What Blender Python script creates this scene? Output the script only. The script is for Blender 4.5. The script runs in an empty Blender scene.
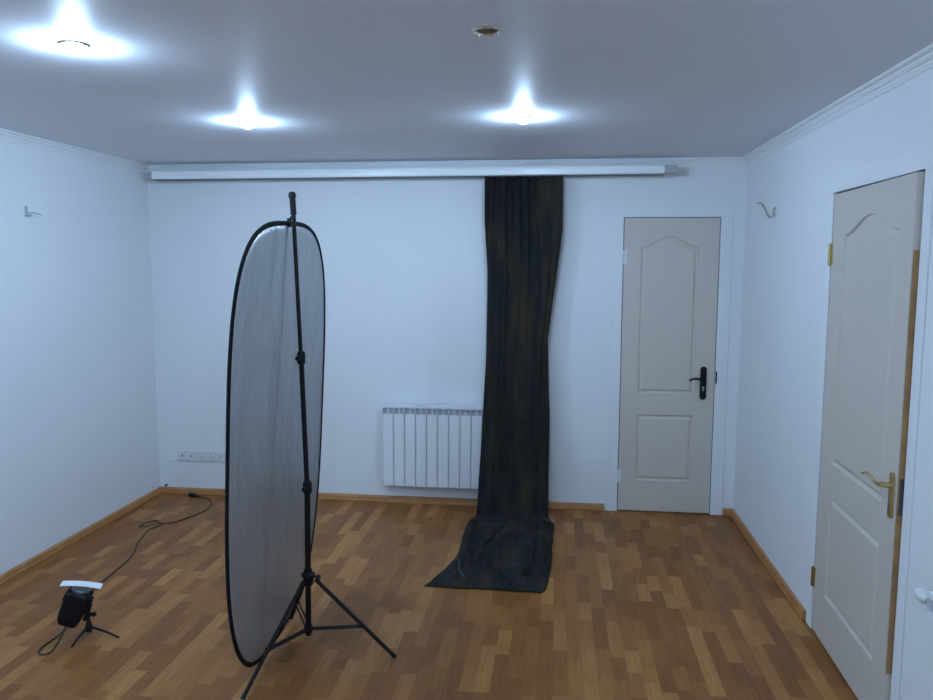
import bpy, bmesh, math, random
from mathutils import Vector, Matrix, noise
random.seed(7)
PI = math.pi
SC = bpy.context.scene
COL = SC.collection

# ------------------------------------------------------------------ camera
W, CEIL, FRONT = 4.114, 2.38, -6.9       # room width (x), ceiling height, wall behind the camera (y)
cam_d = bpy.data.cameras.new('camera')
cam = bpy.data.objects.new('camera', cam_d); COL.objects.link(cam)
cam_d.sensor_fit = 'HORIZONTAL'; cam_d.sensor_width = 36.0
cam_d.lens = 766.08 / 933.0 * 36.0
cam_d.clip_start = 0.02
cr = Vector((0.99283913, 0.11942844, 0.00270351))
cu = Vector((-0.01572147, 0.1081952, 0.99400535))
cf = Vector((-0.11842, 0.98692991, -0.10929802))
m = Matrix((cr, cu, -cf)).transposed().to_4x4()
m.translation = Vector((2.9155, -5.234, 1.682))
cam.matrix_world = m
SC.camera = cam

# ------------------------------------------------------------------ world, exposure
world = bpy.data.worlds.new('world'); SC.world = world
world.use_nodes = True
world.node_tree.nodes['Background'].inputs[0].default_value = (0.02, 0.025, 0.035, 1)
world.node_tree.nodes['Background'].inputs[1].default_value = 0.3
vs = SC.view_settings
vs.view_transform = 'Standard'; vs.look = 'None'; vs.gamma = 1.0; vs.use_curve_mapping = False
vs.exposure = -0.80
LAMP_POWER = 2300.0
LAMP_COLOR = (0.50, 0.745, 1.03)

# ------------------------------------------------------------------ materials
def lin(h):
    c = [int(h[i:i+2], 16)/255 for i in (0, 2, 4)]
    return tuple((x/12.92 if x <= .04045 else ((x+.055)/1.055)**2.4) for x in c) + (1,)

def mat(name, color, rough=0.5, metal=0.0, bump=None, var=None, spec=0.5, sheen=0.0):
    """bump=(scale, strength, stretch) ; var=(scale, amount)"""
    M = bpy.data.materials.new(name); M.use_nodes = True
    nt = M.node_tree; N = nt.nodes; L = nt.links
    b = N['Principled BSDF']
    col = lin(color) if isinstance(color, str) else color
    b.inputs['Base Color'].default_value = col
    b.inputs['Roughness'].default_value = rough
    b.inputs['Metallic'].default_value = metal
    b.inputs['Specular IOR Level'].default_value = spec
    if sheen: b.inputs['Sheen Weight'].default_value = sheen
    tc = N.new('ShaderNodeTexCoord')
    if bump:
        mp = N.new('ShaderNodeMapping'); mp.inputs['Scale'].default_value = bump[2] if len(bump) > 2 else (1, 1, 1)
        L.new(tc.outputs['Object'], mp.inputs['Vector'])
        nz = N.new('ShaderNodeTexNoise'); nz.inputs['Scale'].default_value = bump[0]; nz.inputs['Detail'].default_value = 4
        L.new(mp.outputs[0], nz.inputs['Vector'])
        bp = N.new('ShaderNodeBump'); bp.inputs['Strength'].default_value = bump[1]; bp.inputs['Distance'].default_value = 0.01
        L.new(nz.outputs['Fac'], bp.inputs['Height']); L.new(bp.outputs[0], b.inputs['Normal'])
    if var:
        nz = N.new('ShaderNodeTexNoise'); nz.inputs['Scale'].default_value = var[0]; nz.inputs['Detail'].default_value = 3
        L.new(tc.outputs['Object'], nz.inputs['Vector'])
        rp = N.new('ShaderNodeValToRGB')
        rp.color_ramp.elements[0].position = .3; rp.color_ramp.elements[1].position = .7
        rp.color_ramp.elements[0].color = tuple(c*(1-var[1]) for c in col[:3]) + (1,)
        rp.color_ramp.elements[1].color = tuple(min(1, c*(1+var[1])) for c in col[:3]) + (1,)
        L.new(nz.outputs['Fac'], rp.inputs[0]); L.new(rp.outputs[0], b.inputs['Base Color'])
    return M

M_wall = mat('painted_wallpaper', (0.80, 0.81, 0.83, 1), 0.85, bump=(160, 0.18), var=(2.0, 0.015))
M_trim = mat('white_trim', (0.80, 0.82, 0.85, 1), 0.6)
M_cornice = mat('white_cornice', (0.84, 0.85, 0.87, 1), 0.6)
M_rail = mat('white_rail_plastic', (0.90, 0.91, 0.93, 1), 0.3)
M_cap = mat('grey_rail_cap', (0.42, 0.43, 0.45, 1), 0.55)
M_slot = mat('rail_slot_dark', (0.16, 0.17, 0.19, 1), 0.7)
M_door = mat('greige_door_paint', (0.615, 0.55, 0.485, 1), 0.5, bump=(90, 0.08))
M_raw = mat('raw_orange_wood', (0.36, 0.20, 0.085, 1), 0.7, var=(14, 0.2))
M_black = mat('black_plastic', (0.006, 0.007, 0.010, 1), 0.5, spec=.25)
M_blackm = mat('black_metal', (0.007, 0.007, 0.008, 1), 0.45, spec=.25)
M_rim = mat('black_rim_fabric', (0.006, 0.007, 0.009, 1), 0.85, bump=(300, .2), spec=.2)
M_brass = mat('brass', (0.56, 0.42, 0.18, 1), 0.28, 1.0)
M_steel = mat('grey_steel', (0.45, 0.45, 0.46, 1), 0.35, 1.0)
M_darksteel = mat('dark_steel', (0.10, 0.10, 0.11, 1), 0.4, 0.8)
M_rad = mat('white_enamel', (0.78, 0.80, 0.83, 1), 0.35)
M_radgap = mat('radiator_inner_grey', (0.38, 0.40, 0.43, 1), 0.6)
M_plate = mat('white_socket_plastic', (0.72, 0.73, 0.76, 1), 0.35)
M_hole = mat('socket_hole', (0.06, 0.06, 0.07, 1), 0.6)
M_card = mat('white_card', (0.88, 0.89, 0.90, 1), 0.7)
M_cord = mat('dark_cord', (0.028, 0.032, 0.026, 1), 0.55)
M_wire = mat('grey_green_wire', (0.36, 0.40, 0.37, 1), 0.6)
M_hook = mat('grey_bracket', (0.42, 0.45, 0.49, 1), 0.5)
M_gold = mat('gold_ring', (0.74, 0.70, 0.60, 1), 0.3, 1.0)
M_cup = mat('dull_olive_housing', (0.16, 0.13, 0.06, 1), 0.45, 0.6)
M_hem = mat('faded_hem', (0.11, 0.12, 0.11, 1), 0.9)
M_base = mat('orange_baseboard', (0.42, 0.19, 0.062, 1), 0.45, bump=(30, .1, (1, 1, 8)), var=(9, 0.14))
M_basecap = mat('baseboard_end_cap', (0.42, 0.24, 0.11, 1), 0.5)
M_glass = mat('flash_front_glass', (0.12, 0.14, 0.14, 1), 0.3)

# ceiling: satin stretch film
M_ceil = mat('satin_ceiling', (0.76, 0.77, 0.83, 1), 0.54, spec=0.42, bump=(5, 0.03, (0.6, 4, 1)))

# floor: strip parquet laminate laid along the room
def floor_mat():
    M = bpy.data.materials.new('strip_parquet'); M.use_nodes = True
    nt = M.node_tree; N = nt.nodes; L = nt.links; b = N['Principled BSDF']
    def math_(op, a, bb=None, c=None):
        n = N.new('ShaderNodeMath'); n.operation = op
        for i, v in enumerate((a, bb, c)):
            if v is None: continue
            if isinstance(v, (int, float)): n.inputs[i].default_value = v
            else: L.new(v, n.inputs[i])
        return n.outputs[0]
    tc = N.new('ShaderNodeTexCoord'); sp = N.new('ShaderNodeSeparateXYZ'); L.new(tc.outputs['Object'], sp.inputs[0])
    X, Y = sp.outputs[0], sp.outputs[1]
    xs = math_('DIVIDE', X, 0.062); ix = math_('FLOOR', xs)
    w1 = N.new('ShaderNodeTexWhiteNoise'); w1.noise_dimensions = '1D'; L.new(ix, w1.inputs['W'])
    ln = math_('MULTIPLY_ADD', w1.outputs['Value'], 0.08, 0.22)
    w2 = N.new('ShaderNodeTexWhiteNoise'); w2.noise_dimensions = '1D'; L.new(math_('ADD', ix, 71.3), w2.inputs['W'])
    # irregular strip lengths: warp the running coordinate a little
    yw = math_('ADD', math_('DIVIDE', Y, ln), math_('MULTIPLY', w2.outputs['Value'], 7.0))
    warp = math_('MULTIPLY', math_('SINE', math_('MULTIPLY', yw, 2.1)), 0.22)
    yy = math_('ADD', yw, warp); iy = math_('FLOOR', yy)
    cb = N.new('ShaderNodeCombineXYZ'); L.new(ix, cb.inputs[0]); L.new(iy, cb.inputs[1])
    w3 = N.new('ShaderNodeTexWhiteNoise'); w3.noise_dimensions = '2D'; L.new(cb.outputs[0], w3.inputs['Vector'])
    rp = N.new('ShaderNodeValToRGB'); cr_ = rp.color_ramp
    cols = [(0.0, (0.225, 0.085, 0.024)), (0.25, (0.255, 0.098, 0.028)), (0.5, (0.290, 0.115, 0.032)),
            (0.75, (0.325, 0.136, 0.038)), (0.9, (0.385, 0.170, 0.050)), (1.0, (0.43, 0.195, 0.060))]
    cr_.elements[0].position = 0; cr_.elements[0].color = cols[0][1] + (1,)
    cr_.elements[1].position = 1; cr_.elements[1].color = cols[-1][1] + (1,)
    for p_, c_ in cols[1:-1]:
        e = cr_.elements.new(p_); e.color = c_ + (1,)
    L.new(w3.outputs['Value'], rp.inputs[0])
    # wood grain along y, shifted per strip
    cg = N.new('ShaderNodeCombineXYZ')
    L.new(math_('ADD', math_('MULTIPLY', X, 42), math_('MULTIPLY', w3.outputs['Value'], 50)), cg.inputs[0])
    L.new(math_('MULTIPLY', Y, 3.5), cg.inputs[1])
    gz = N.new('ShaderNodeTexNoise'); gz.inputs['Scale'].default_value = 1.6; gz.inputs['Detail'].default_value = 5
    L.new(cg.outputs[0], gz.inputs['Vector'])
    g = math_('MULTIPLY_ADD', gz.outputs['Fac'], 0.7, 0.65)
    # joints
    fx = math_('FRACT', xs); fy = math_('FRACT', yy)
    ex = math_('MINIMUM', fx, math_('SUBTRACT', 1.0, fx)); ey = math_('MINIMUM', fy, math_('SUBTRACT', 1.0, fy))
    j = math_('MULTIPLY', math_('GREATER_THAN', ex, 0.012), math_('GREATER_THAN', ey, 0.004))
    g2 = math_('MULTIPLY', g, math_('MULTIPLY_ADD', j, 0.22, 0.78))
    mx = N.new('ShaderNodeVectorMath'); mx.operation = 'SCALE'
    L.new(rp.outputs[0], mx.inputs[0]); L.new(g2, mx.inputs['Scale'])
    L.new(mx.outputs[0], b.inputs['Base Color'])
    b.inputs['Roughness'].default_value = 0.42
    b.inputs['Specular IOR Level'].default_value = 0.20
    bp = N.new('ShaderNodeBump'); bp.inputs['Strength'].default_value = 0.08; bp.inputs['Distance'].default_value = .004
    L.new(gz.outputs['Fac'], bp.inputs['Height']); L.new(bp.outputs[0], b.inputs['Normal'])
    return M
M_floor = floor_mat()

# backdrop cloth: dark muslin with brown / olive mottling
def cloth_mat():
    M = bpy.data.materials.new('mottled_muslin'); M.use_nodes = True
    nt = M.node_tree; N = nt.nodes; L = nt.links; b = N['Principled BSDF']
    tc = N.new('ShaderNodeTexCoord')
    mq = N.new('ShaderNodeMapping'); mq.inputs['Scale'].default_value = (1.8, 1.0, .45); L.new(tc.outputs['Object'], mq.inputs[0])
    nz = N.new('ShaderNodeTexNoise'); nz.inputs['Scale'].default_value = 5.5; nz.inputs['Detail'].default_value = 5; nz.inputs['Roughness'].default_value = .6
    L.new(mq.outputs[0], nz.inputs['Vector'])
    rp = N.new('ShaderNodeValToRGB'); e = rp.color_ramp.elements
    e[0].position = .32; e[0].color = (0.011, 0.013, 0.016, 1)
    e[1].position = .74; e[1].color = (0.050, 0.036, 0.020, 1)
    q = rp.color_ramp.elements.new(.5); q.color = (0.020, 0.020, 0.020, 1)
    L.new(nz.outputs['Fac'], rp.inputs[0]); L.new(rp.outputs[0], b.inputs['Base Color'])
    b.inputs['Roughness'].default_value = .92; b.inputs['Specular IOR Level'].default_value = .2
    n2 = N.new('ShaderNodeTexNoise'); n2.inputs['Scale'].default_value = 38; n2.inputs['Detail'].default_value = 4
    L.new(tc.outputs['Object'], n2.inputs['Vector'])
    bp = N.new('ShaderNodeBump'); bp.inputs['Strength'].default_value = .35; bp.inputs['Distance'].default_value = .01
    L.new(n2.outputs['Fac'], bp.inputs['Height']); L.new(bp.outputs[0], b.inputs['Normal'])
    return M
M_cloth = cloth_mat()

# silver reflector fabric: matt foil with crinkles
def silver_mat():
    M = bpy.data.materials.new('silver_fabric'); M.use_nodes = True
    nt = M.node_tree; N = nt.nodes; L = nt.links; b = N['Principled BSDF']
    tc = N.new('ShaderNodeTexCoord')
    mp = N.new('ShaderNodeMapping'); mp.inputs['Scale'].default_value = (1, 3.0, 1.1); L.new(tc.outputs['Object'], mp.inputs[0])
    nz = N.new('ShaderNodeTexNoise'); nz.inputs['Scale'].default_value = 3.2; nz.inputs['Detail'].default_value = 7; nz.inputs['Roughness'].default_value = .62
    nz.inputs['Distortion'].default_value = .6
    L.new(mp.outputs[0], nz.inputs['Vector'])
    b.inputs['Base Color'].default_value = (0.52, 0.54, 0.565, 1)
    b.inputs['Metallic'].default_value = .62
    # creases and small facets left in the foil by folding it up
    vo = N.new('ShaderNodeTexVoronoi'); vo.inputs['Scale'].default_value = 11; vo.feature = 'F1'
    dn = N.new('ShaderNodeTexNoise'); dn.inputs['Scale'].default_value = 6; dn.inputs['Detail'].default_value = 4
    L.new(mp.outputs[0], dn.inputs['Vector'])
    ad = N.new('ShaderNodeVectorMath'); ad.operation = 'MULTIPLY_ADD'; ad.inputs[1].default_value = (.35, .35, .35)
    L.new(dn.outputs['Color'], ad.inputs[0]); L.new(mp.outputs[0], ad.inputs[2]); L.new(ad.outputs[0], vo.inputs['Vector'])
    rr = N.new('ShaderNodeMapRange'); rr.inputs[1].default_value = .35; rr.inputs[2].default_value = .7
    rr.inputs[3].default_value = .30; rr.inputs[4].default_value = .46
    L.new(nz.outputs['Fac'], rr.inputs[0]); L.new(rr.outputs[0], b.inputs['Roughness'])
    bp = N.new('ShaderNodeBump'); bp.inputs['Strength'].default_value = .5; bp.inputs['Distance'].default_value = .03
    L.new(nz.outputs['Fac'], bp.inputs['Height'])
    b2 = N.new('ShaderNodeBump'); b2.inputs['Strength'].default_value = .22; b2.inputs['Distance'].default_value = .014
    L.new(vo.outputs['Distance'], b2.inputs['Height']); L.new(bp.outputs[0], b2.inputs['Normal']); L.new(b2.outputs[0], b.inputs['Normal'])
    return M
M_silver = silver_mat()

M_bulb = bpy.data.materials.new('lit_bulb'); M_bulb.use_nodes = True
_b = M_bulb.node_tree.nodes['Principled BSDF']
_b.inputs['Base Color'].default_value = (0.9, 0.9, 0.9, 1)
_b.inputs['Emission Color'].default_value = LAMP_COLOR + (1,)
_b.inputs['Emission Strength'].default_value = LAMP_POWER

# ------------------------------------------------------------------ helpers
def obj(name, bm, material, parent=None, smooth=False, bevel=0):
    me = bpy.data.meshes.new(name)
    bmesh.ops.recalc_face_normals(bm, faces=bm.faces)
    bm.to_mesh(me); bm.free()
    if material: me.materials.append(material)
    if smooth:
        for p in me.polygons: p.use_smooth = True
    o = bpy.data.objects.new(name, me); COL.objects.link(o)
    if parent: o.parent = parent
    if bevel:
        md = o.modifiers.new('bevel', 'BEVEL'); md.width = bevel; md.segments = 2; md.limit_method = 'ANGLE'; md.angle_limit = 0.7
    if smooth:
        es = o.modifiers.new('edges', 'EDGE_SPLIT'); es.split_angle = 0.65
    return o

def tag(o, label, cat, group=None):
    o['label'] = label; o['category'] = cat
    if group: o['group'] = group
    return o

def thing(name, label, cat, loc=(0, 0, 0), rotz=0.0, group=None):
    o = bpy.data.objects.new(name, None); COL.objects.link(o)
    o.empty_display_size = .05
    o.location = loc; o.rotation_euler = (0, 0, rotz)
    return tag(o, label, cat, group)

def struct(name, bm, material, parent=None, **k):
    o = obj(name, bm, material, parent, **k)
    if parent is None: o['kind'] = 'structure'
    return o

def sroot(name, loc=(0, 0, 0), rotz=0.0):
    o = bpy.data.objects.new(name, None); COL.objects.link(o)
    o.location = loc; o.rotation_euler = (0, 0, rotz); o['kind'] = 'structure'
    return o

def box(bm, x0, x1, y0, y1, z0, z1, M=None):
    vs_ = [bm.verts.new((x, y, z)) for z in (z0, z1) for y in (y0, y1) for x in (x0, x1)]
    for f in ((0, 1, 3, 2), (4, 5, 7, 6), (0, 1, 5, 4), (2, 3, 7, 6), (0, 2, 6, 4), (1, 3, 7, 5)):
        bm.faces.new([vs_[i] for i in f])
    if M is not None:
        for v in vs_: v.co = M @ v.co
    return vs_

def bx(*a, M=None):
    bm = bmesh.new(); box(bm, *a, M=M); return bm

def frame_at(d):
    d = d.normalized()
    a = Vector((0, 0, 1)) if abs(d.z) < .9 else Vector((1, 0, 0))
    u = d.cross(a).normalized(); return u, d.cross(u).normalized()

def tube(bm, pts, rad, n=10, closed=False, flat=1.0, caps=True):
    pts = [Vector(p) for p in pts]; K = len(pts)
    rads = rad if isinstance(rad, (list, tuple)) else [rad]*K
    rings = []; u = None
    for i, p in enumerate(pts):
        if closed: d = pts[(i+1) % K] - pts[i-1]
        else: d = pts[min(i+1, K-1)] - pts[max(i-1, 0)]
        d.normalize()
        if u is None: u, w = frame_at(d)
        else:
            u = (u - d*u.dot(d)).normalized(); w = d.cross(u)
        rings.append([bm.verts.new(p + (u*math.cos(2*PI*k/n) + w*math.sin(2*PI*k/n)*flat)*rads[i]) for k in range(n)])
    for i in range(K if closed else K-1):
        a, b = rings[i], rings[(i+1) % K]
        for k in range(n): bm.faces.new((a[k], a[(k+1) % n], b[(k+1) % n], b[k]))
    if caps and not closed:
        bm.faces.new(rings[0]); bm.faces.new(rings[-1])

def tb(pts, rad, **k):
    bm = bmesh.new(); tube(bm, pts, rad, **k); return bm

def spline(pts, n=8, closed=False):
    P = [Vector(p) for p in pts]; out = []; K = len(P)
    rng = K if closed else K-1
    for i in range(rng):
        if closed: a, b, c, d = P[i-1], P[i], P[(i+1) % K], P[(i+2) % K]
        else: a, b, c, d = P[max(i-1, 0)], P[i], P[i+1], P[min(i+2, K-1)]
        for k in range(n):
            t = k/n
            out.append(.5*((2*b) + (c-a)*t + (2*a-5*b+4*c-d)*t*t + (3*b-a-3*c+d)*t**3))
    if not closed: out.append(P[-1])
    return out

def lathe(bm, prof, c=(0, 0, 0), n=32, axis='z', M=None):
    c = Vector(c); rings = []
    for r, z in prof:
        ring = []
        for k in range(n):
            a = 2*PI*k/n
            if axis == 'z': v = Vector((r*math.cos(a), r*math.sin(a), z))
            elif axis == 'y': v = Vector((r*math.cos(a), z, r*math.sin(a)))
            else: v = Vector((z, r*math.cos(a), r*math.sin(a)))
            if M is not None: v = M @ v
            ring.append(bm.verts.new(c + v))
        rings.append(ring)
    for a, b in zip(rings, rings[1:]):
        for k in range(n): bm.faces.new((a[k], a[(k+1) % n], b[(k+1) % n], b[k]))
    for r in (rings[0], rings[-1]):
        if (r[0].co-r[n//2].co).length > 1e-5: bm.faces.new(r)
    bmesh.ops.remove_doubles(bm, verts=bm.verts, dist=1e-6)

def lt(*a, **k):
    bm = bmesh.new(); lathe(bm, *a, **k); return bm

def prism(bm, poly, y0, y1):
    """poly in xz, extruded in y"""
    a = [bm.verts.new((x, y0, z)) for x, z in poly]; b = [bm.verts.new((x, y1, z)) for x, z in poly]
    bm.faces.new(a); bm.faces.new(b[::-1])
    for i in range(len(poly)):
        j = (i+1) % len(poly); bm.faces.new((a[i], a[j], b[j], b[i]))

# ------------------------------------------------------------------ room shell
LAMPS = [(1.37, -2.87, True), (1.39, -1.54, True), (2.735, -1.53, True), (2.691, -2.875, False),
         (1.35, -4.15, True), (2.72, -4.15, True), (1.35, -5.5, True), (2.72, -5.5, True)]
HOLE_R = 0.034

T = 0.15
struct('floor', bx(-T, W+T, FRONT-T, T, -0.12, 0), M_floor)

# ceiling with the round openings of the downlights cut out
bm = bmesh.new()
def loop_edges(bm, pts):
    v = [bm.verts.new(p) for p in pts]
    return [bm.edges.new((v[i], v[(i+1) % len(v)])) for i in range(len(v))]
es = loop_edges(bm, [(-T, FRONT-T, CEIL), (W+T, FRONT-T, CEIL), (W+T, T, CEIL), (-T, T, CEIL)])
for x, y, _ in LAMPS:
    es += loop_edges(bm, [(x+HOLE_R*math.cos(2*PI*k/24), y+HOLE_R*math.sin(2*PI*k/24), CEIL) for k in range(24)])
bmesh.ops.triangle_fill(bm, use_beauty=True, use_dissolve=False, edges=es)
r_ = bmesh.ops.extrude_face_region(bm, geom=bm.faces[:])
for g in r_['geom']:
    if isinstance(g, bmesh.types.BMVert): g.co.z += 0.10
struct('ceiling', bm, M_ceil)

struct('wall_left', bx(-T, 0, FRONT, 0, 0, CEIL), M_wall)
struct('wall_front', bx(-T, W+T, FRONT-T, FRONT, 0, CEIL), M_wall)

# back wall with an opening for the single door, right wall for the other door
D1X0, D1W = 3.341, 0.617
D2Y0, D2W = -1.652, 0.842         # hinge side y, width towards the camera
D2Y1 = D2Y0 - D2W
bm = bmesh.new()
box(bm, -T, D1X0-.004, 0, T, 0, CEIL); box(bm, D1X0+D1W+.004, W+T, 0, T, 0, CEIL)
box(bm, D1X0-.004, D1X0+D1W+.004, 0, T, 2.004, CEIL)
struct('wall_back', bm, M_wall)
bm = bmesh.new()
box(bm, W, W+T, D2Y0+.004, 0, 0, CEIL); box(bm, W, W+T, FRONT, D2Y1-.004, 0, CEIL)
box(bm, W, W+T, D2Y1-.004, D2Y0+.004, 2.004, CEIL)
struct('wall_right', bm, M_wall)

# cornices: stepped moulding
prof = [(0, 0), (0, -.052), (.004, -.052), (.016, -.034), (.0135, -.032), (.0135, -.029), (.020, -.029), (.030, -.018), (.0265, -.016), (.0265, -.012), (.034, -.012), (.044, -.006), (.046, 0)]
def cornice(name, p0, p1, inward, m0=1, m1=1):
    bm = bmesh.new(); p0 = Vector(p0); p1 = Vector(p1); inw = Vector(inward); d = (p1-p0).normalized()
    A = [bm.verts.new(p0 + inw*o + d*o*m0 + Vector((0, 0, CEIL+z))) for o, z in prof]
    B = [bm.verts.new(p1 + inw*o - d*o*m1 + Vector((0, 0, CEIL+z))) for o, z in prof]
    for i in range(len(prof)):
        j = (i+1) % len(prof); bm.faces.new((A[i], A[j], B[j], B[i]))
    bm.faces.new(A); bm.faces.new(B[::-1])
    return struct(name, bm, M_cornice)
cornice('trim_1', (0, 0, 0), (W, 0, 0), (0, -1, 0))
cornice('trim_2', (0, FRONT, 0), (0, 0, 0), (1, 0, 0))
cornice('trim_3', (W, 0, 0), (W, FRONT, 0), (-1, 0, 0))
cornice('trim_4', (W, FRONT, 0), (0, FRONT, 0), (0, 1, 0))

# baseboards: rounded plastic skirting
bprof = [(0, 0), (.020, 0), (.021, .012), (.017, .022), (.016, .033), (.013, .041), (.007, .046), (0, .047)]
def baseboard(name, p0, p1, inward, m0, m1):
    bm = bmesh.new(); p0 = Vector(p0); p1 = Vector(p1); inw = Vector(inward); d = (p1-p0).normalized()
    A = [bm.verts.new(p0 + inw*o + d*o*m0 + Vector((0, 0, z))) for o, z in bprof]
    B = [bm.verts.new(p1 + inw*o - d*o*m1 + Vector((0, 0, z))) for o, z in bprof]
    for i in range(len(bprof)):
        j = (i+1) % len(bprof); bm.faces.new((A[i], A[j], B[j], B[i]))
    bm.faces.new(A); bm.faces.new(B[::-1])
    return struct(name, bm, M_base)
bb = baseboard('baseboard_back', (0, 0, 0), (3.244, 0, 0), (0, -1, 0), 1, 0)
obj('end_cap', bx(3.225, 3.250, -.0225, 0, 0, .049), M_basecap, bb, bevel=.002)
baseboard('baseboard_back_corner', (4.046, 0, 0), (W, 0, 0), (0, -1, 0), 0, 1)
baseboard('baseboard_left', (0, FRONT, 0), (0, 0, 0), (1, 0, 0), 0, 1)
baseboard('baseboard_right', (W, 0, 0), (W, -1.562, 0), (-1, 0, 0), 1, 0)

# ------------------------------------------------------------------ moulded doors
def arch(x0, x1, zs, zp, n=18):
    """top edge, right to left, cathedral arch"""
    out = []
    for k in range(n+1):
        t = 1 - 2*k/n
        out.append(((x0+x1)/2 + t*(x1-x0)/2, zs + (zp-zs)*(.5+.5*math.cos(PI*t))))
    return out

def inset(poly, d):
    """offset a counter-clockwise polygon inwards"""
    n = len(poly); out = []
    for i in range(n):
        p0, p1, p2 = (Vector(poly[i-1]), Vector(poly[i]), Vector(poly[(i+1) % n]))
        a = (p1-p0).normalized(); b = (p2-p1).normalized()
        na = Vector((-a.y, a.x)); nb = Vector((-b.y, b.x)); h = na+nb
        s = d*2/max(h.length_squared, .5)
        out.append(tuple(p1 + h*s))
    return out

def door_leaf(bm, w, h, t, f0=.185, f1=.79):
    """x 0..w, z 0..h, face at y=0, body to y=t"""
    def p(x): return x*w
    s0, s1 = f0*w, f1*w
    up = [(s0, .826), (s1, .826)] + arch(s0, s1, 1.81, 1.882)
    lo = [(s0, .222), (s1, .222), (s1, .680), (s0, .680)]
    outer = [(0.001, .008), (w-.001, .008), (w-.001, h-.001), (0.001, h-.001)]
    edges = loop_edges(bm, [(x, 0, z) for x, z in outer])
    outer_v = [e.verts[0] for e in edges]
    panels = []
    for poly in (up, lo):
        v = [bm.verts.new((x, 0, z)) for x, z in poly]
        edges += [bm.edges.new((v[i], v[(i+1) % len(v)])) for i in range(len(v))]
        panels.append((poly, v))
    bmesh.ops.triangle_fill(bm, use_beauty=True, use_dissolve=False, edges=edges)
    for poly, v in panels:
        prev = v
        for d, dep in ((.006, .009), (.016, .010), (.028, .002), (.034, .001)):
            q = inset(poly, d)
            nv = [bm.verts.new((x, dep, z)) for x, z in q]
            for i in range(len(nv)):
                j = (i+1) % len(nv); bm.faces.new((prev[i], prev[j], nv[j], nv[i]))
            prev = nv
        bm.faces.new(prev)
    bv = [bm.verts.new((x, t, z)) for x, z in outer]
    bm.faces.new(bv[::-1])
    ov = [min((vv for vv in bm.verts if abs(vv.co.y) < 1e-6), key=lambda q: (q.co-Vector((x, 0, z))).length) for x, z in outer]
    for i in range(4):
        j = (i+1) % 4; bm.faces.new((ov[i], ov[j], bv[j], bv[i]))

def hinge(parent, x, y, z, name='hinge', mt=None):
    bm = bmesh.new()
    prof_ = [(0, -.050), (.004, -.048), (.0065, -.045), (.0065, -.016), (.0055, -.015), (.0065, -.014), (.0065, .014), (.0055, .015), (.0065, .016), (.0065, .045), (.004, .048), (0, .050)]
    lathe(bm, prof_, (x, y, z), 12)
    box(bm, x-.002, x+.022, y+.002, y+.006, z-.045, z+.045)
    h = obj(name, bm, mt or M_brass, parent, smooth=True); return h

def casing(parent, w, h, cw=.066, th=.006, cwr=None):
    cwr = cwr or cw
    for nm, a in (('casing_side', (-.004-cw, -.004, -th, 0.0, 0, h+.004)),
                  ('casing_side', (w+.004, w+.004+cwr, -th, 0.0, 0, h+.004)),
                  ('casing_top', (-.004-cw, w+.004+cwr, -th, 0.0, h+.004, h+.068))):
        obj(nm, bx(*a), M_wall, parent, bevel=.002)
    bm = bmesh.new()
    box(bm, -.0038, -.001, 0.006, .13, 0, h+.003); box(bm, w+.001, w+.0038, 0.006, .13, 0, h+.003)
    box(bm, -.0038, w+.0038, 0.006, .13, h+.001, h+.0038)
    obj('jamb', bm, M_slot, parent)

# ---- door 1 in the back wall, leaf nearly flush, black handle
d1 = sroot('door_1', (D1X0, 0, 0))
casing(d1, D1W, 2.0, cwr=.078)
bm = bmesh.new(); door_leaf(bm, D1W, 2.0, .038)
leaf = obj('door_leaf', bm, M_door, d1); leaf.location = (0, .001, 0)
obj('threshold_shadow_gap', bx(0, D1W, .045, .13, 0.0, .004), M_slot, d1)
for z in (1.742, .25): 
    hinge(d1, -.003, -.007, z, mt=M_trim)
def lever_handle(parent, x, z, mt, curve, label, plate=(.021, .112), keyhole=True, side=-1, up_=.025, lr=.0095):
    bm = bmesh.new()
    n = 10; pw, ph = plate
    poly = [(x+pw*math.cos(a), z+ph-pw + pw*math.sin(a)) for a in [PI*k/n for k in range(n+1)]] + \
           [(x-pw*math.cos(a), z-ph+pw - pw*math.sin(a)) for a in [PI*k/n for k in range(n+1)]]
    prism(bm, poly, -.010, 0)
    hd = obj('handle_plate', bm, mt, parent, bevel=.003)
    hd['label'] = label
    lz = z + up_
    bm = bmesh.new()
    tube(bm, [(x, -.008, lz), (x, -.044, lz)], [.011, .009], n=14)
    pts = spline([(x+side*a, -.046-b, lz+c) for a, b, c in curve], 6)
    rr = [lr - lr*.37*i/(len(pts)-1) for i in range(len(pts))]
    tube(bm, pts, rr, n=12)
    obj('lever', bm, mt, hd, smooth=True)
    if keyhole:
        bm = bmesh.new()
        lathe(bm, [(0, -.0125), (.0075, -.0125), (.0085, -.0095), (.0085, -.008)], (x, 0, z-.030), 16, 'y')
        box(bm, x-.0045, x+.0045, -.0125, -.008, z-.052, z-.034)
        obj('keyhole', bm, M_steel, hd)
    return hd
l1 = lever_handle(d1, 3.885-D1X0, .905, M_black, [(-.004, 0, 0), (.02, .004, .004), (.05, .006, .010), (.08, .004, .006), (.098, .002, -.006)], 'black lever handle plate')
bm = bx(D1W+.0045, D1W+.013, -.0135, -.0105, .905, .985); obj('strike_plate', bm, M_black, d1)

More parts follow.
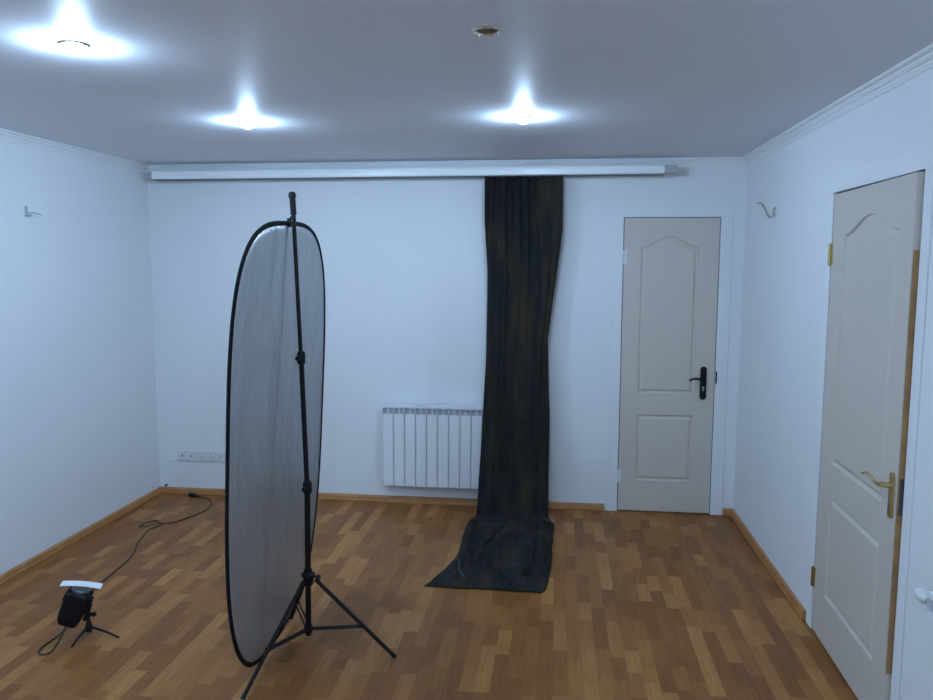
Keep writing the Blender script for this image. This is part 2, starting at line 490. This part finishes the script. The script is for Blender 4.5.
# ---- door 2 in the right wall: local x runs from the hinge side towards the camera
d2 = sroot('door_2', (W, D2Y0, 0), -PI/2)
casing(d2, D2W, 2.0, cw=.070, cwr=.060)
pivot = Matrix.Rotation(-math.radians(1.7), 4, 'Z')
bm = bmesh.new(); door_leaf(bm, D2W-.006, 1.992, .038, .178, .855)
leaf2 = obj('door_leaf', bm, M_door, d2)
leaf2.location = (.003, -.004, .004); leaf2.rotation_euler = (0, 0, -math.radians(1.5))
wl = D2W-.006
e = obj('raw_wood_edge', bx(wl-.0005, wl+.0022, .003, .036, .24, 1.735), M_raw, leaf2)
e['label'] = 'bare orange-brown wood strip along the latch edge'
obj('lock_faceplate', bx(wl+.002, wl+.0035, .008, .032, .82, .95), M_darksteel, leaf2)
for z in (1.735, .256):
    h = hinge(d2, -.004, -.010, z); h['label'] = 'brass hinge knuckle'
l2 = lever_handle(leaf2, D2W-.038, .882, M_brass, [(-.004, 0, 0), (.018, .002, .0), (.040, .004, .004), (.068, .010, .016), (.094, .014, .018), (.115, .018, .010)],
                  'brass lever handle with a curved lever', plate=(.015, .082), up_=.036, lr=.0065)

# ------------------------------------------------------------------ downlights
def downlight(x, y, lit, label):
    cat = 'ceiling light'
    root = thing('ceiling_downlight', label, cat, (x, y, CEIL), 0, 'round recessed ceiling downlights')
    ring = lt([(.0335, .004), (.0335, -.002), (.037, -.0065), (.042, -.006), (.0455, -.002), (.0455, -.0002), (.034, -.0002)], n=40)
    obj('trim_ring', ring, M_gold, root, smooth=True)
    # segmented bead facets on the ring
    cup = bmesh.new()
    lathe(cup, [(.0333, -.001), (.0325, .020), (.030, .045), (.022, .060), (.0, .062)], n=32)
    obj('lamp_housing', cup, M_cup, root, smooth=True)
    bd = bmesh.new()
    for k in range(12):
        a = 2*PI*k/12 + .2
        bmesh.ops.create_icosphere(bd, subdivisions=2, radius=.0026, matrix=Matrix.Translation((.0405*math.cos(a), .0405*math.sin(a), -.0068)))
    obj('ring_beads', bd, M_gold, root, smooth=True)
    if lit:
        b = lt([(.0, -.033), (.008, -.0322), (.016, -.029), (.022, -.022), (.0245, -.012), (.0245, .004), (.020, .03), (.012, .05)], n=28)
        o = obj('bulb', b, M_bulb, root, smooth=True); o['label'] = 'glowing cold white bulb'
    else:
        s = lt([(.0, .052), (.013, .052), (.013, .036), (.010, .034), (.0, .034)], n=20)
        obj('lamp_socket', s, M_cap, root)
LL = ['lit ceiling downlight at upper left, nearest and largest of the glowing lamps in view',
      'lit ceiling downlight above the top of the silver reflector',
      'lit ceiling downlight in front of the dark hanging cloth',
      'unlit ceiling downlight with an empty gold ring near the top edge',
      'lit ceiling downlight left of and in front of the camera position',
      'lit ceiling downlight just in front of the camera position',
      'lit ceiling downlight behind the camera position, left side',
      'lit ceiling downlight behind the camera position, right side']
for (x, y, on), lb in zip(LAMPS, LL): downlight(x, y, on, lb)

# ------------------------------------------------------------------ curtain rail
rail = thing('curtain_rail', 'long white ceiling curtain rail with grey end caps along the back wall', 'curtain rail', (0, 0, 0))
bm = bmesh.new()
RX0, RX1 = .115, 3.572
ry0, ry1, rz0, rz1 = -.150, -.050, 2.270, 2.327
P = [(ry1, rz0+.006), (ry1, rz1), (ry0+.010, rz1), (ry0+.002, rz1-.006), (ry0, rz1-.016), (ry0+.004, rz1-.020), (ry0+.004, rz1-.026), (ry0, rz1-.030), (ry0, rz0+.006), (ry0+.006, rz0),
     (ry0+.016, rz0), (ry0+.016, rz0+.008)]
A = [bm.verts.new((RX0, y, z)) for y, z in P]; B = [bm.verts.new((RX1, y, z)) for y, z in P]
for i in range(len(P)):
    j = (i+1) % len(P); bm.faces.new((A[i], A[j], B[j], B[i]))
bm.faces.new(A); bm.faces.new(B[::-1])
obj('rail_body', bm, M_rail, rail)
obj('track_channel', bx(RX0, RX1, ry0+.017, ry1-.004, rz0-.004, rz0+.0075), M_slot, rail)
for x0, x1 in ((.080, RX0), (RX1, 3.652)):
    obj('end_cap', bx(x0, x1, ry0+.004, ry1, rz0+.002, rz1-.004), M_cap, rail, bevel=.004)
for x in (.5, 1.6, 2.7, 3.4):
    obj('wall_bracket', bx(x-.012, x+.012, ry1, 0, rz1-.03, rz1-.004), M_cap, rail)

# ------------------------------------------------------------------ dark backdrop cloth
def interp(tab, v):
    tab = sorted(tab)
    if v <= tab[0][0]: return tab[0][1]
    for (a, fa), (b, fb) in zip(tab, tab[1:]):
        if v <= b:
            t = (v-a)/(b-a); t = t*t*(3-2*t) if False else t
            return fa + (fb-fa)*t
    return tab[-1][1]
def fbm(x, y, s=1.0, o=4):
    v = 0; a = 1; f = s
    for k in range(o):
        v += a*noise.noise(Vector((x*f, y*f, 3.7+k*5.1))); a *= .5; f *= 2.03
    return v
XL = [(2.27, 2.422), (1.98, 2.421), (1.65, 2.440), (1.45, 2.441), (1.05, 2.433), (.53, 2.409), (.22, 2.396), (0, 2.392)]
XR = [(2.27, 2.931), (1.92, 2.934), (1.79, 2.920), (1.53, 2.888), (1.42, 2.872), (1.2, 2.848), (.65, 2.867), (0, 2.866)]
PXL = [(-1.43, 2.228), (-1.36, 2.260), (-1.27, 2.286), (-1.16, 2.312), (-1.07, 2.338), (-.95, 2.360), (-.8, 2.350), (-.66, 2.350), (-.5, 2.348), (-.40, 2.352), (-.28, 2.380), (-.14, 2.392)]
PXR = [(-1.42, 2.852), (-1.38, 2.872), (-1.2, 2.888), (-.95, 2.898), (-.6, 2.902), (-.36, 2.906), (-.26, 2.880), (-.14, 2.866)]
NU = 120; NZ = 120; NF = 190
bm = bmesh.new()
rows = []
for i in range(NZ):
    z = 2.264 - (2.264-.03)*i/(NZ-1)
    s = i/(NZ-1)
    a, b = interp(XL, z), interp(XR, z)
    row = []
    for k in range(NU+1):
        u = k/NU
        # fold pattern: tight gathers on top that merge and drift downwards, flat panel at upper right
        ph = u*10.5 + .8*math.sin(1.3*s*PI+u*3) + 1.0*noise.noise(Vector((u*3, s*2.2, 1)))
        flat = 1 - .8*max(0, min(1, (u-.70)/.12))*max(0, 1-s*2.2)
        am = max(.22, 1-s*1.05)
        wv = math.sin(2*PI*ph)*.012*am + math.sin(2*PI*(ph*.37+.2+s*.3))*.011*max(.35, am) + math.sin(2*PI*(ph*1.9+s))*.004*am
        big = .022*noise.noise(Vector((u*2.6+s, z*1.1, 7.3))) + .014*noise.noise(Vector((u*6, z*1.0, 1.3)))
        wr = .010*fbm(u*2.0, z*1.6, 2.2)*s + .012*max(0, s-.75)/.25*fbm(u*2, z*4, 1.7, 3)
        y = -.118 - .022*min(1, s*1.6) - wv*flat - big*s*1.6 - wr - .02*max(0, s-.7)/.3 - .095*(max(0, s-.72)/.28)**2
        y = min(y, -.122 if z < .75 else -.095)
        # wandering fold lines
        x = a + (b-a)*u + .006*math.cos(2*PI*ph)*am*math.sin(PI*u)
        row.append(bm.verts.new((x, y, z)))
    rows.append(row)
def near(px, py, poly):
    """distance to a polyline, side of it (+ left of travel), running fraction"""
    best = (9, 1, 0); n = len(poly)-1
    for q in range(n):
        (ax, ay), (bx_, by) = poly[q], poly[q+1]
        vx, vy = bx_-ax, by-ay; t = max(0, min(1, ((px-ax)*vx+(py-ay)*vy)/(vx*vx+vy*vy)))
        d = math.hypot(px-ax-vx*t, py-ay-vy*t)
        if d < best[0]: best = (d, 1 if vx*(py-ay)-vy*(px-ax) > 0 else -1, (q+t)/n)
    return best
# each fold is a lip: it rises softly on one side and drops off sharply on the other
# (line on the floor, raised side, height, soft width, steep width)
LIPS = [([(2.70, -.47), (2.673, -.537), (2.609, -.778), (2.548, -1.072), (2.564, -1.154), (2.603, -1.241)], 1, .066, .10, .015),
        ([(2.668, -.445), (2.719, -.611), (2.80, -.672), (2.864, -.482)], 1, .056, .09, .014),
        ([(2.44, -.478), (2.512, -.469), (2.658, -.466)], -1, .022, .13, .016),
        ([(2.627, -1.038), (2.692, -.876), (2.77, -.944), (2.793, -1.089), (2.747, -1.256)], -1, .062, .07, .015),
        ([(2.804, -.862), (2.789, -1.229), (2.834, -1.30)], 1, .036, .06, .015),
        ([(2.455, -1.06), (2.43, -1.159), (2.455, -1.293)], 1, .042, .05, .014),
        ([(2.598, -1.242), (2.667, -1.353), (2.693, -1.42)], 1, .016, .08, .015),
        ([(2.431, -.658), (2.505, -.707), (2.549, -.868)], 1, .018, .08, .02),
        ([(2.36, -1.12), (2.407, -1.30), (2.455, -1.40)], 1, .020, .07, .008),
        ([(2.62, -.60), (2.56, -.80), (2.47, -.97)], -1, .028, .05, .014),
        ([(2.86, -.56), (2.83, -.80), (2.86, -1.10)], -1, .020, .06, .02)]
ROLL = [(2.372, -.40), (2.377, -.546), (2.384, -.809), (2.398, -1.04), (2.41, -1.10)]
for i in range(1, NF+1):
    s = i/NF
    y = -.262 - s*1.153
    a, b = interp(PXL, y), interp(PXR, y)
    prof_ = interp([(-1.42, .006), (-1.40, .018), (-1.34, .022), (-1.2, .030), (-1.05, .042), (-.9, .056), (-.7, .066), (-.5, .048), (-.42, .034), (-.34, .026), (-.27, .026), (-.16, .03)], y)
    row = []
    for k in range(NU+1):
        u = k/NU
        x = a + (b-a)*u
        edge = min(1, u/.10)**.5 * min(1, (1-u)/.09)**.5 if 0 < u < 1 else 0
        front = min(1, (1-s)/.04)**.5 if s < 1 else 0
        left = max(0, min(1, (2.46-x)/.14)) if y < -1.1 else 0
        h = prof_*(1-.5*left)
        px = x + .022*noise.noise(Vector((x*9, y*9, 1))); py = y + .022*noise.noise(Vector((x*9, y*9, 6)))
        for poly, side, amp, soft, steep in LIPS:
            d, sd, t = near(px, py, poly)
            env = math.sin(PI*min(1, max(0, .12+t*.80)))**.6
            w_ = soft if sd == side else steep
            h += amp*env*math.exp(-(d/w_)**(1.3 if sd == side else 2))
            if sd != side: h -= amp*.30*env*math.exp(-((d-steep*2.2)/.022)**2)
        d, sd, t = near(px, py, ROLL)
        h += .030*math.exp(-(d/.030)**2) - .018*math.exp(-((d-.055)/.016)**2)*(sd > 0)
        act = min(1, prof_/.05)
        h += act*(.012*noise.noise(Vector((x*6, y*5, 2))) + .006*fbm(x, y, 9, 3))
        h += .004*noise.noise(Vector((x*22+y*8, y*14, 4)))
        h = max(.003, h*edge*front) + .003
        row.append(bm.verts.new((x + .009*noise.noise(Vector((x*8, y*8, 5))), y + .010*noise.noise(Vector((x*9, y*9, 15))), h)))
    rows.append(row)
for r0, r1 in zip(rows, rows[1:]):
    for k in range(NU): bm.faces.new((r0[k], r0[k+1], r1[k+1], r1[k]))
cloth = obj('backdrop_cloth', bm, M_cloth)
for p in cloth.data.polygons: p.use_smooth = True
cloth.modifiers.clear()
md = cloth.modifiers.new('thick', 'SOLIDIFY'); md.thickness = .0022; md.offset = 1
tag(cloth, 'long dark mottled fabric backdrop hanging from the curtain rail and heaped on the floor', 'cloth')
# faded hem line on the heap
cm = {}
def heap_h(x, y):
    best = min((v for v in cloth.data.vertices if v.co.z < .35), key=lambda v: (v.co.x-x)**2+(v.co.y-y)**2)
    return best.co.z
hp = []
for k in range(15):
    t = k/14
    x = 2.356 + (2.455-2.356)*t + .008*math.sin(t*8); y = -1.08 - .32*t
    hp.append((x, y, heap_h(x, y)+.0015))
obj('hem', tb(hp, .0022, n=6), M_hem, cloth)['label'] = 'pale faded hem edge'

# ------------------------------------------------------------------ radiators
def radiator(label, loc, rotz, nsec, h=.568, p=.0775):
    """local: x along the wall, y 0 at wall going negative into the room"""
    root = thing('radiator', label, 'radiator', loc, rotz)
    first = None
    for i in range(nsec):
        if first is None:
            bm = bmesh.new()
            # front plate (slightly crowned) with a shadow gap to its neighbour
            g = .0022
            prof_ = [(g, -.100), (g+.006, -.104), (p-g-.006, -.104), (p-g, -.100), (p-g, -.094), (g, -.094)]
            va = [bm.verts.new((x, y, 0.0)) for x, y in prof_]; vb = [bm.verts.new((x, y, h-.058)) for x, y in prof_]
            bm.faces.new(va); bm.faces.new(vb[::-1])
            for k in range(6):
                j = (k+1) % 6; bm.faces.new((va[k], va[j], vb[j], vb[k]))
            # web + rear plate
            box(bm, p/2-.004, p/2+.004, -.095, -.022, .010, h-.018)
            box(bm, p/2-.030, p/2+.030, -.075, -.071, .03, h-.06)
            box(bm, g+.006, p-g-.006, -.028, -.024, .02, h-.03)
            # top cap bridging over the grille
            box(bm, g*.5, p-g*.5, -.102, -.030, h-.016, h)
            # grille posts: two side ribs and a centre rib
            for xc, hw_ in ((.0025, .0014), (p/2, .0018), (p-.0025, .0014)): box(bm, xc-hw_, xc+hw_, -.101, -.06, h-.060, h-.015)
            first = obj('section', bm, M_rad, root)
            gb = bx(.006, p-.006, -.088, -.084, h-.060, h-.015)
            gr = obj('grille', gb, M_radgap, first)
        else:
            c = first.copy(); COL.objects.link(c); c.parent = root; c.location = (i*p, 0, 0)
            d = gr.copy(); COL.objects.link(d); d.parent = c
    for z in (.035, h-.045):
        bm = tb([(-.006, -.058, z), (nsec*p+.006, -.058, z)], .016, n=16)
        obj('header_pipe', bm, M_rad, root)
    for z in (.035, h-.045):
        for x in (-.006, nsec*p+.006):
            s = -1 if x < 0 else 1
            obj('end_plug', tb([(x-s*.002, -.058, z), (x+s*.008, -.058, z)], .020, n=6), M_rad, root)
    for x in (p*1.0, p*(nsec-1)):
        obj('wall_bracket', bx(x-.012, x+.012, -.045, 0, h-.075, h-.062), M_rad, root)
    return root
radiator('white ten-section panel radiator on the back wall, its right end behind the dark cloth', (1.713, 0, .150), 0, 10)
rr = radiator('white radiator on the right wall, only its end and valve showing at the right edge', (W, -2.912, .162), -PI/2, 6)
# valve with cylindrical head pointing along the wall
vx = -.062
v = bmesh.new(); lathe(v, [(0, -.052), (.010, -.052), (.0165, -.050), (.018, -.044), (.019, -.012), (.016, -.006), (.009, 0), (.009, .01)], (-.085, vx, .505), 24, 'x')
vh = obj('valve', v, M_plate, rr, smooth=True)
v = bmesh.new(); tube(v, [(-.078, vx, .505), (-.008, vx, .510)], .009, n=14)
lathe(v, [(0, -.016), (.015, -.016), (.0165, -.012), (.0165, .012), (.015, .016), (0, .016)], (-.045, vx, .508), 8, 'x')
obj('valve_body', v, M_steel, vh, smooth=True)
v = bmesh.new(); tube(v, spline([(-.045, vx, .500), (-.045, vx, .44), (-.045, vx+.01, .40), (-.045, vx+.06, .39)], 6), .009, n=12)
obj('supply_pipe', v, M_rad, rr, smooth=True)

# ------------------------------------------------------------------ socket strip
ss = thing('socket_strip', 'white strip of five wall sockets low on the back wall beside the reflector', 'socket', (.147, 0, .248))
obj('frame', bx(0, .375, -.009, 0, 0, .078), M_plate, ss, bevel=.003)
for i in range(5):
    cx = .0375 + i*.0735 + .001
    if i < 2:
        ins = obj('data_outlet', bx(cx-.028, cx+.028, -.0125, -.008, .011, .067), M_plate, ss, bevel=.002)
        obj('jack', lt([(0, -.0135), (.006, -.0135), (.006, -.012), (0, -.012)], (cx, 0, .041), 14, 'y'), M_hole, ins)
    else:
        bm = bmesh.new()
        lathe(bm, [(.0205, -.004), (.0215, -.0125), (.027, -.0125), (.0285, -.009), (.0285, -.007), (.0205, -.004)], (cx, 0, .039), 28, 'y')
        lathe(bm, [(0, -.0095), (.0215, -.0095), (.0215, -.0085), (0, -.0085)], (cx, 0, .039), 28, 'y')
        ins = obj('power_socket', bm, M_plate, ss)
        bm = bmesh.new()
        for sx in (-.0095, .0095): lathe(bm, [(0, -.0102), (.0032, -.0102), (.0032, -.009), (0, -.009)], (cx+sx, 0, .039), 12, 'y')
        for sz in (-.018, .018): box(bm, cx-.004, cx+.004, -.0115, -.009, .039+sz-.002, .039+sz+.002)
        obj('pin_hole', bm, M_hole, ins)

# ------------------------------------------------------------------ cable stubs and bracket on the walls
bm = bmesh.new()
box(bm, 0, .006, -.008, .008, -.03, .024)
tube(bm, spline([(.004, 0, -.016), (.03, .02, -.012), (.045, .05, -.018), (.03, .085, -.020)], 5), .0038, n=8)
box(bm, .0, .028, -.010, .012, -.032, -.024)
o = obj('wall_bracket', bm, M_hook, None, bevel=.001); o.location = (0, -1.285, 1.978)
tag(o, 'small grey metal bracket high on the left wall', 'bracket')
ww = thing('wall_wire', 'thin loose cable ends sticking out high on the right wall', 'wire', (W, -.47, 2.02))
for pts_ in ([(0, .160, .046), (-.010, .13, .044), (-.012, .04, .034), (-.008, -.03, .000), (-.012, -.09, -.030), (-.016, -.15, -.052), (-.010, -.19, -.060)],
             [(0, -.245, -.010), (-.012, -.25, -.018), (-.014, -.252, -.040), (-.012, -.262, -.062)]):
    obj('cable_end', tb(spline(pts_, 6), .0045, n=8), M_wire, ww, smooth=True)
bm = tb(spline([(.055, 0, .062), (.052, -.012, .064), (.050, -.020, .056)], 5), .006, n=8)
tag(obj('cable_stub', bm, M_black, smooth=True), 'tiny black cable stub in the far left corner above the baseboard', 'cable')

# ------------------------------------------------------------------ light stand with tripod
PX, PY = 1.868, -2.19
st = thing('light_stand', 'black tripod light stand holding up the oval reflector', 'stand', (PX, PY, 0))
def L_(x, y, z): return (x-PX, y-PY, z)
obj('lower_pole', tb([L_(1.868, PY, .10), L_(1.876, PY, .76)], .0125, n=16), M_blackm, st, smooth=True)
obj('middle_pole', tb([L_(1.876, PY, .74), L_(1.861, PY, 1.31)], .0105, n=16), M_blackm, st, smooth=True)
obj('top_pole', tb([L_(1.861, PY, 1.29), L_(1.840, PY, 1.93)], .0085, n=16), M_blackm, st, smooth=True)
for (x, z, rr_) in ((1.8765, .752, .019), (1.8612, 1.302, .017)):
    bm = bmesh.new()
    lathe(bm, [(0, -.026), (rr_*.85, -.026), (rr_, -.020), (rr_, .016), (rr_*.8, .026), (0, .026)], L_(x, PY, z), 18)
    c = obj('clamp_collar', bm, M_black, st, smooth=True)
    bm = bmesh.new()
    tube(bm, [L_(x-.002, PY-.012, z), L_(x-.004, PY-.028, z)], .004, n=8)
    lathe(bm, [(0, -.006), (.010, -.006), (.011, 0), (.010, .004), (0, .004)], L_(x-.004, PY-.030, z), 10, 'y')
    obj('clamp_knob', bm, M_black, c)
# hub
bm = bmesh.new()
lathe(bm, [(0, -.030), (.016, -.030), (.022, -.022), (.022, .010), (.030, .014), (.030, .022), (.018, .030), (.016, .045), (0, .045)], L_(1.872, PY, .352), 20)
hub = obj('hub', bm, M_black, st, smooth=True)
bm = bmesh.new(); tube(bm, [L_(1.89, PY-.01, .365), L_(1.918, PY-.016, .366)], .0045, n=8)
lathe(bm, [(0, -.006), (.012, -.006), (.013, .0), (.012, .007), (0, .007)], L_(1.922, PY-.017, .366), 8, 'x')
obj('hub_knob', bm, M_black, hub)
bm = bmesh.new()
lathe(bm, [(0, -.018), (.016, -.018), (.018, -.012), (.018, .012), (.016, .018), (0, .018)], L_(1.868, PY, .128), 18)
obj('lower_collar', bm, M_black, st, smooth=True)
feet = [(2.243, -2.165), (1.722, -2.553), (1.672, -1.862)]
for fx, fy in feet:
    d = Vector((fx-1.87, fy-PY, 0)).normalized(); n_ = Vector((-d.y, d.x, 0))
    top = Vector(L_(1.872, PY, .350)) + d*.030
    foot = Vector(L_(fx, fy, .0095))
    bm = bmesh.new(); tube(bm, [top, foot], .0085, n=12)
    lg = obj('leg', bm, M_blackm, st, smooth=True)
    q = top + (foot-top)*.965
    obj('foot_cap', tb([q, foot], [.0095, .0095], n=12), M_black, lg, smooth=True)
    mid = top + (foot-top)*.60
    lo_ = Vector(L_(1.868, PY, .128)) + d*.016
    bm = bmesh.new()
    for s in (-1, 1): tube(bm, [lo_ + n_*.008*s, mid + n_*.008*s], .0045, n=8)
    tube(bm, [mid - n_*.012, mid + n_*.012], .005, n=8)
    obj('brace', bm, M_blackm, st, smooth=True)
# reflector clip head on top of the pole
bm = bmesh.new()
tube(bm, [L_(1.842, PY, 1.885), L_(1.838, PY, 1.965)], [.0125, .0125], n=12)
lathe(bm, [(0, -.010), (.013, -.010), (.016, -.004), (.014, .010), (.008, .016), (0, .016)], L_(1.838, PY, 1.962), 14)
box(bm, -.040, -.018, -.007, .007, 1.866, 1.880)
box(bm, -.052, -.038, -.008, .008, 1.836, 1.872)
box(bm, -.030, -.018, -.007, .007, 1.836, 1.878)
obj('reflector_clip', bm, M_black, st, bevel=.002)

# ------------------------------------------------------------------ oval silver reflector
rc = Vector((1.760, -2.154, .951)); az, tl, rl, ra, rb, rtop, rbot, taper = 1.598, .064, -.039, .909, .591, 3.45, 3.15, .047
hh = Vector((math.cos(az), math.sin(az), 0)); nn = Vector((math.sin(az), -math.cos(az), 0)); up = Vector((0, 0, 1))
vv = up*math.cos(tl) + nn*math.sin(tl); mm = nn*math.cos(tl) - up*math.sin(tl)
v2 = vv*math.cos(rl) + hh*math.sin(rl); h2 = hh*math.cos(rl) - vv*math.sin(rl)
def sup(t, k=1.0):
    c_, s_ = math.cos(t), math.sin(t)
    e_ = 2/(rtop if s_ > 0 else rbot)
    return (rb*k*math.copysign(abs(c_)**e_, c_)*(1+taper*s_), ra*k*math.copysign(abs(s_)**e_, s_))
def rp(X, Z, o=0): return h2*X + v2*Z + mm*(o)
rf = thing('oval_reflector', 'large oval silver photo reflector with black rim standing on edge', 'reflector', tuple(rc))
bm = bmesh.new()
NR, NT = 26, 160
def sag(X, Z):
    r2 = (X/rb)**2 + (Z/ra)**2
    return (.010*noise.noise(Vector((X*2.2, Z*1.3, 3))) + .0035*noise.noise(Vector((X*9, Z*3, 8))) + .0018*noise.noise(Vector((X*24, Z*9, 8))))*max(0, 1-r2)
front_v = bm.verts.new(rp(0, 0, .003)); rings = []
for i in range(1, NR+1):
    k = i/NR
    rings.append([bm.verts.new(rp(*sup(2*PI*j/NT, k*.994), .0015 + (sag(*sup(2*PI*j/NT, k)) if i < NR else 0))) for j in range(NT)])
for j in range(NT):
    bm.faces.new((front_v, rings[0][j], rings[0][(j+1) % NT]))
    for i in range(NR-1):
        bm.faces.new((rings[i][j], rings[i+1][j], rings[i+1][(j+1) % NT], rings[i][(j+1) % NT]))
fs = obj('silver_fabric', bm, M_silver, rf)
for p in fs.data.polygons: p.use_smooth = True
md = fs.modifiers.new('thick', 'SOLIDIFY'); md.thickness = .002; md.offset = 0
# bound rim: flattened black band
pts = [Vector(sup(2*PI*j/220)) for j in range(220)]
# resample evenly
seglen = [0]
for a, b in zip(pts, pts[1:]+pts[:1]): seglen.append(seglen[-1]+(b-a).length)
tot = seglen[-1]; ev = []; j = 0
for k in range(240):
    s = tot*k/240
    while seglen[j+1] < s: j += 1
    a, b = pts[j], pts[(j+1) % 220]; t = (s-seglen[j])/(seglen[j+1]-seglen[j]); ev.append(a+(b-a)*t)
bm = bmesh.new(); rg = []
cs = [(-.016, .0030), (-.008, .006), (-.001, .006), (.004, .0), (-.001, -.006), (-.008, -.006), (-.016, -.0030)]
for k in range(240):
    d = (ev[(k+1) % 240]-ev[k-1]).normalized(); out = Vector((d.y, -d.x))
    if out.dot(ev[k]) < 0: out = -out
    rg.append([bm.verts.new(rp(ev[k].x+out.x*o_, ev[k].y+out.y*o_, w_)) for o_, w_ in cs])
for k in range(240):
    a, b = rg[k], rg[(k+1) % 240]
    for i in range(len(cs)):
        i2 = (i+1) % len(cs); bm.faces.new((a[i], a[i2], b[i2], b[i]))
obj('rim', bm, M_rim, rf, smooth=True)

# ------------------------------------------------------------------ studio flash on a mini tripod
FB = (.826, -2.15, 0)
tp = thing('mini_tripod', 'small black table tripod on the floor carrying the flash head', 'tripod', FB)
hb = Vector((0, 0, .062))
bm = bmesh.new()
lathe(bm, [(0, .030), (.012, .030), (.015, .040), (.015, .060), (.011, .075), (.008, .080), (.008, .100), (.013, .103), (.013, .112), (0, .112)], n=16)
obj('column', bm, M_black, tp, smooth=True)
for fx, fy in ((.965, -2.140), (.806, -2.250), (.760, -2.035)):
    f_ = Vector((fx-FB[0], fy-FB[1], .005)); d = Vector((f_.x, f_.y, 0)).normalized()
    s_ = d*.012 + Vector((0, 0, .052))
    lg = obj('leg', tb([s_, s_.lerp(f_, .5)+Vector((0, 0, .004)), f_], [.0065, .0055, .0045], n=10), M_black, tp, smooth=True)
bm = bmesh.new(); 
tube(bm, [(0.0, 0, .118), (.045, -.010, .116)], .004, n=8)
lathe(bm, [(0, -.006), (.010, -.006), (.011, 0), (.010, .006), (0, .006)], (.032, -.008, .117), 10, 'x')
obj('tilt_knob', bm, M_black, tp)
bm = bmesh.new(); bmesh.ops.create_icosphere(bm, subdivisions=2, radius=.014, matrix=Matrix.Translation((0, 0, .118)))
obj('ball_head', bm, M_black, tp, smooth=True)

fl = thing('studio_flash', 'black box-shaped studio flash head tilted upwards on the mini tripod', 'flash', (.772, -2.165, .153))
RM = Matrix.Rotation(math.radians(18), 4, 'Z') @ Matrix.Rotation(math.radians(22), 4, 'Y') @ Matrix.Rotation(math.radians(2), 4, 'X') @ Matrix.Diagonal((.92, .90, 1.0, 1))
def loft(bm, secs, M):
    """secs: (z, halfx, halfy, chamfer)"""
    rings = []
    for z, hx, hy, c in secs:
        P_ = [(hx-c, -hy), (hx, -hy+c), (hx, hy-c), (hx-c, hy), (-hx+c, hy), (-hx, hy-c), (-hx, -hy+c), (-hx+c, -hy)]
        rings.append([bm.verts.new(M @ Vector((x, y, z))) for x, y in P_])
    for a, b in zip(rings, rings[1:]):
        for k in range(8): bm.faces.new((a[k], a[(k+1) % 8], b[(k+1) % 8], b[k]))
    bm.faces.new(rings[0]); bm.faces.new(rings[-1][::-1])
bm = bmesh.new()
loft(bm, [(-.086, .034, .032, .008), (-.080, .043, .041, .010), (-.050, .052, .048, .010), (.030, .056, .050, .012), (.036, .059, .053, .012), (.070, .056, .052, .014), (.080, .048, .046, .016)], RM)
body = obj('body', bm, M_black, fl, bevel=.002)
bm = bmesh.new(); lathe(bm, [(0, .079), (.040, .079), (.043, .081), (.043, .090), (.038, .092), (.036, .087), (0, .086)], (0, 0, 0), 28, 'z', RM)
obj('lamp_face', bm, M_glass, fl, smooth=True)['label'] = 'pale grey flash front'
bm = bmesh.new(); box(bm, .058, .063, -.004, .030, -.055, -.008, M=RM)
obj('side_label', bm, M_cap, body)
bm = bmesh.new(); box(bm, .050, .070, -.020, .020, .020, .060, M=RM); box(bm, .058, .076, -.010, .010, -.050, .030, M=RM)
tube(bm, [RM @ Vector((.066, 0, -.020)), Vector((.826-.772-.008, .013, .124-.153))], .0085, n=10)
obj('mount_bracket', bm, M_black, fl, bevel=.002)
# white card lying on the flash
bm = bmesh.new(); nx, ny = 16, 6
CM = Matrix.Translation((.809, -2.160, .2530)) @ Matrix.Rotation(math.radians(20), 4, 'Z') @ Matrix.Rotation(math.radians(10), 4, 'Y') @ Matrix.Rotation(math.radians(3), 4, 'X')
g = [[bm.verts.new(CM @ Vector((-.084+.168*i/nx, -.024+.048*j/ny, .006*math.sin(PI*i/nx)))) for i in range(nx+1)] for j in range(ny+1)]
for j in range(ny):
    for i in range(nx): bm.faces.new((g[j][i], g[j][i+1], g[j+1][i+1], g[j+1][i]))
o = obj('white_card', bm, M_card)
md = o.modifiers.new('thick', 'SOLIDIFY'); md.thickness = .003; md.offset = 0
tag(o, 'narrow white card lying across the top of the flash head', 'card')

# power cord from the flash along the floor to the plug near the back wall
zc = .0045
cp = [(.736, -2.172, .078), (.728, -2.190, .035), (.735, -2.25, .010), (.742, -2.30, zc), (.722, -2.325, zc), (.690, -2.305, zc), (.676, -2.25, zc), (.680, -2.16, zc), (.664, -2.09, zc), (.634, -2.00, zc),
      (.585, -1.87, zc), (.550, -1.76, zc), (.534, -1.67, zc), (.526, -1.576, zc), (.493, -1.27, zc), (.456, -1.14, zc), (.405, -1.02, zc), (.366, -.88, zc), (.345, -.78, zc), (.375, -.690, zc),
      (.345, -.640, zc), (.300, -.612, zc), (.262, -.645, zc), (.246, -.705, zc), (.258, -.735, zc), (.300, -.725, zc+.002), (.345, -.690, .012), (.392, -.655, zc+.002), (.440, -.615, zc), (.485, -.51, zc), (.520, -.40, zc),
      (.520, -.29, zc), (.495, -.20, zc), (.435, -.115, zc), (.370, -.085, zc), (.330, -.080, .008)]
cord = thing('power_cord', 'thin dark power cord running over the floor from the flash to the socket corner', 'cord')
obj('cable', tb(spline(cp, 8), .0035, n=8), M_cord, cord, smooth=True)
bm = bmesh.new(); tube(bm, [(.335, -.080, .010), (.310, -.077, .013), (.296, -.076, .016), (.262, -.072, .016)], [.006, .010, .015, .0145], n=12)
pl = obj('plug', bm, M_black, cord, smooth=True)
bm = bmesh.new()
for s in (-.0095, .0095): tube(bm, [(.263, -.072+s, .016), (.244, -.070+s, .016)], .0024, n=8)
obj('pin', bm, M_steel, pl, smooth=True)
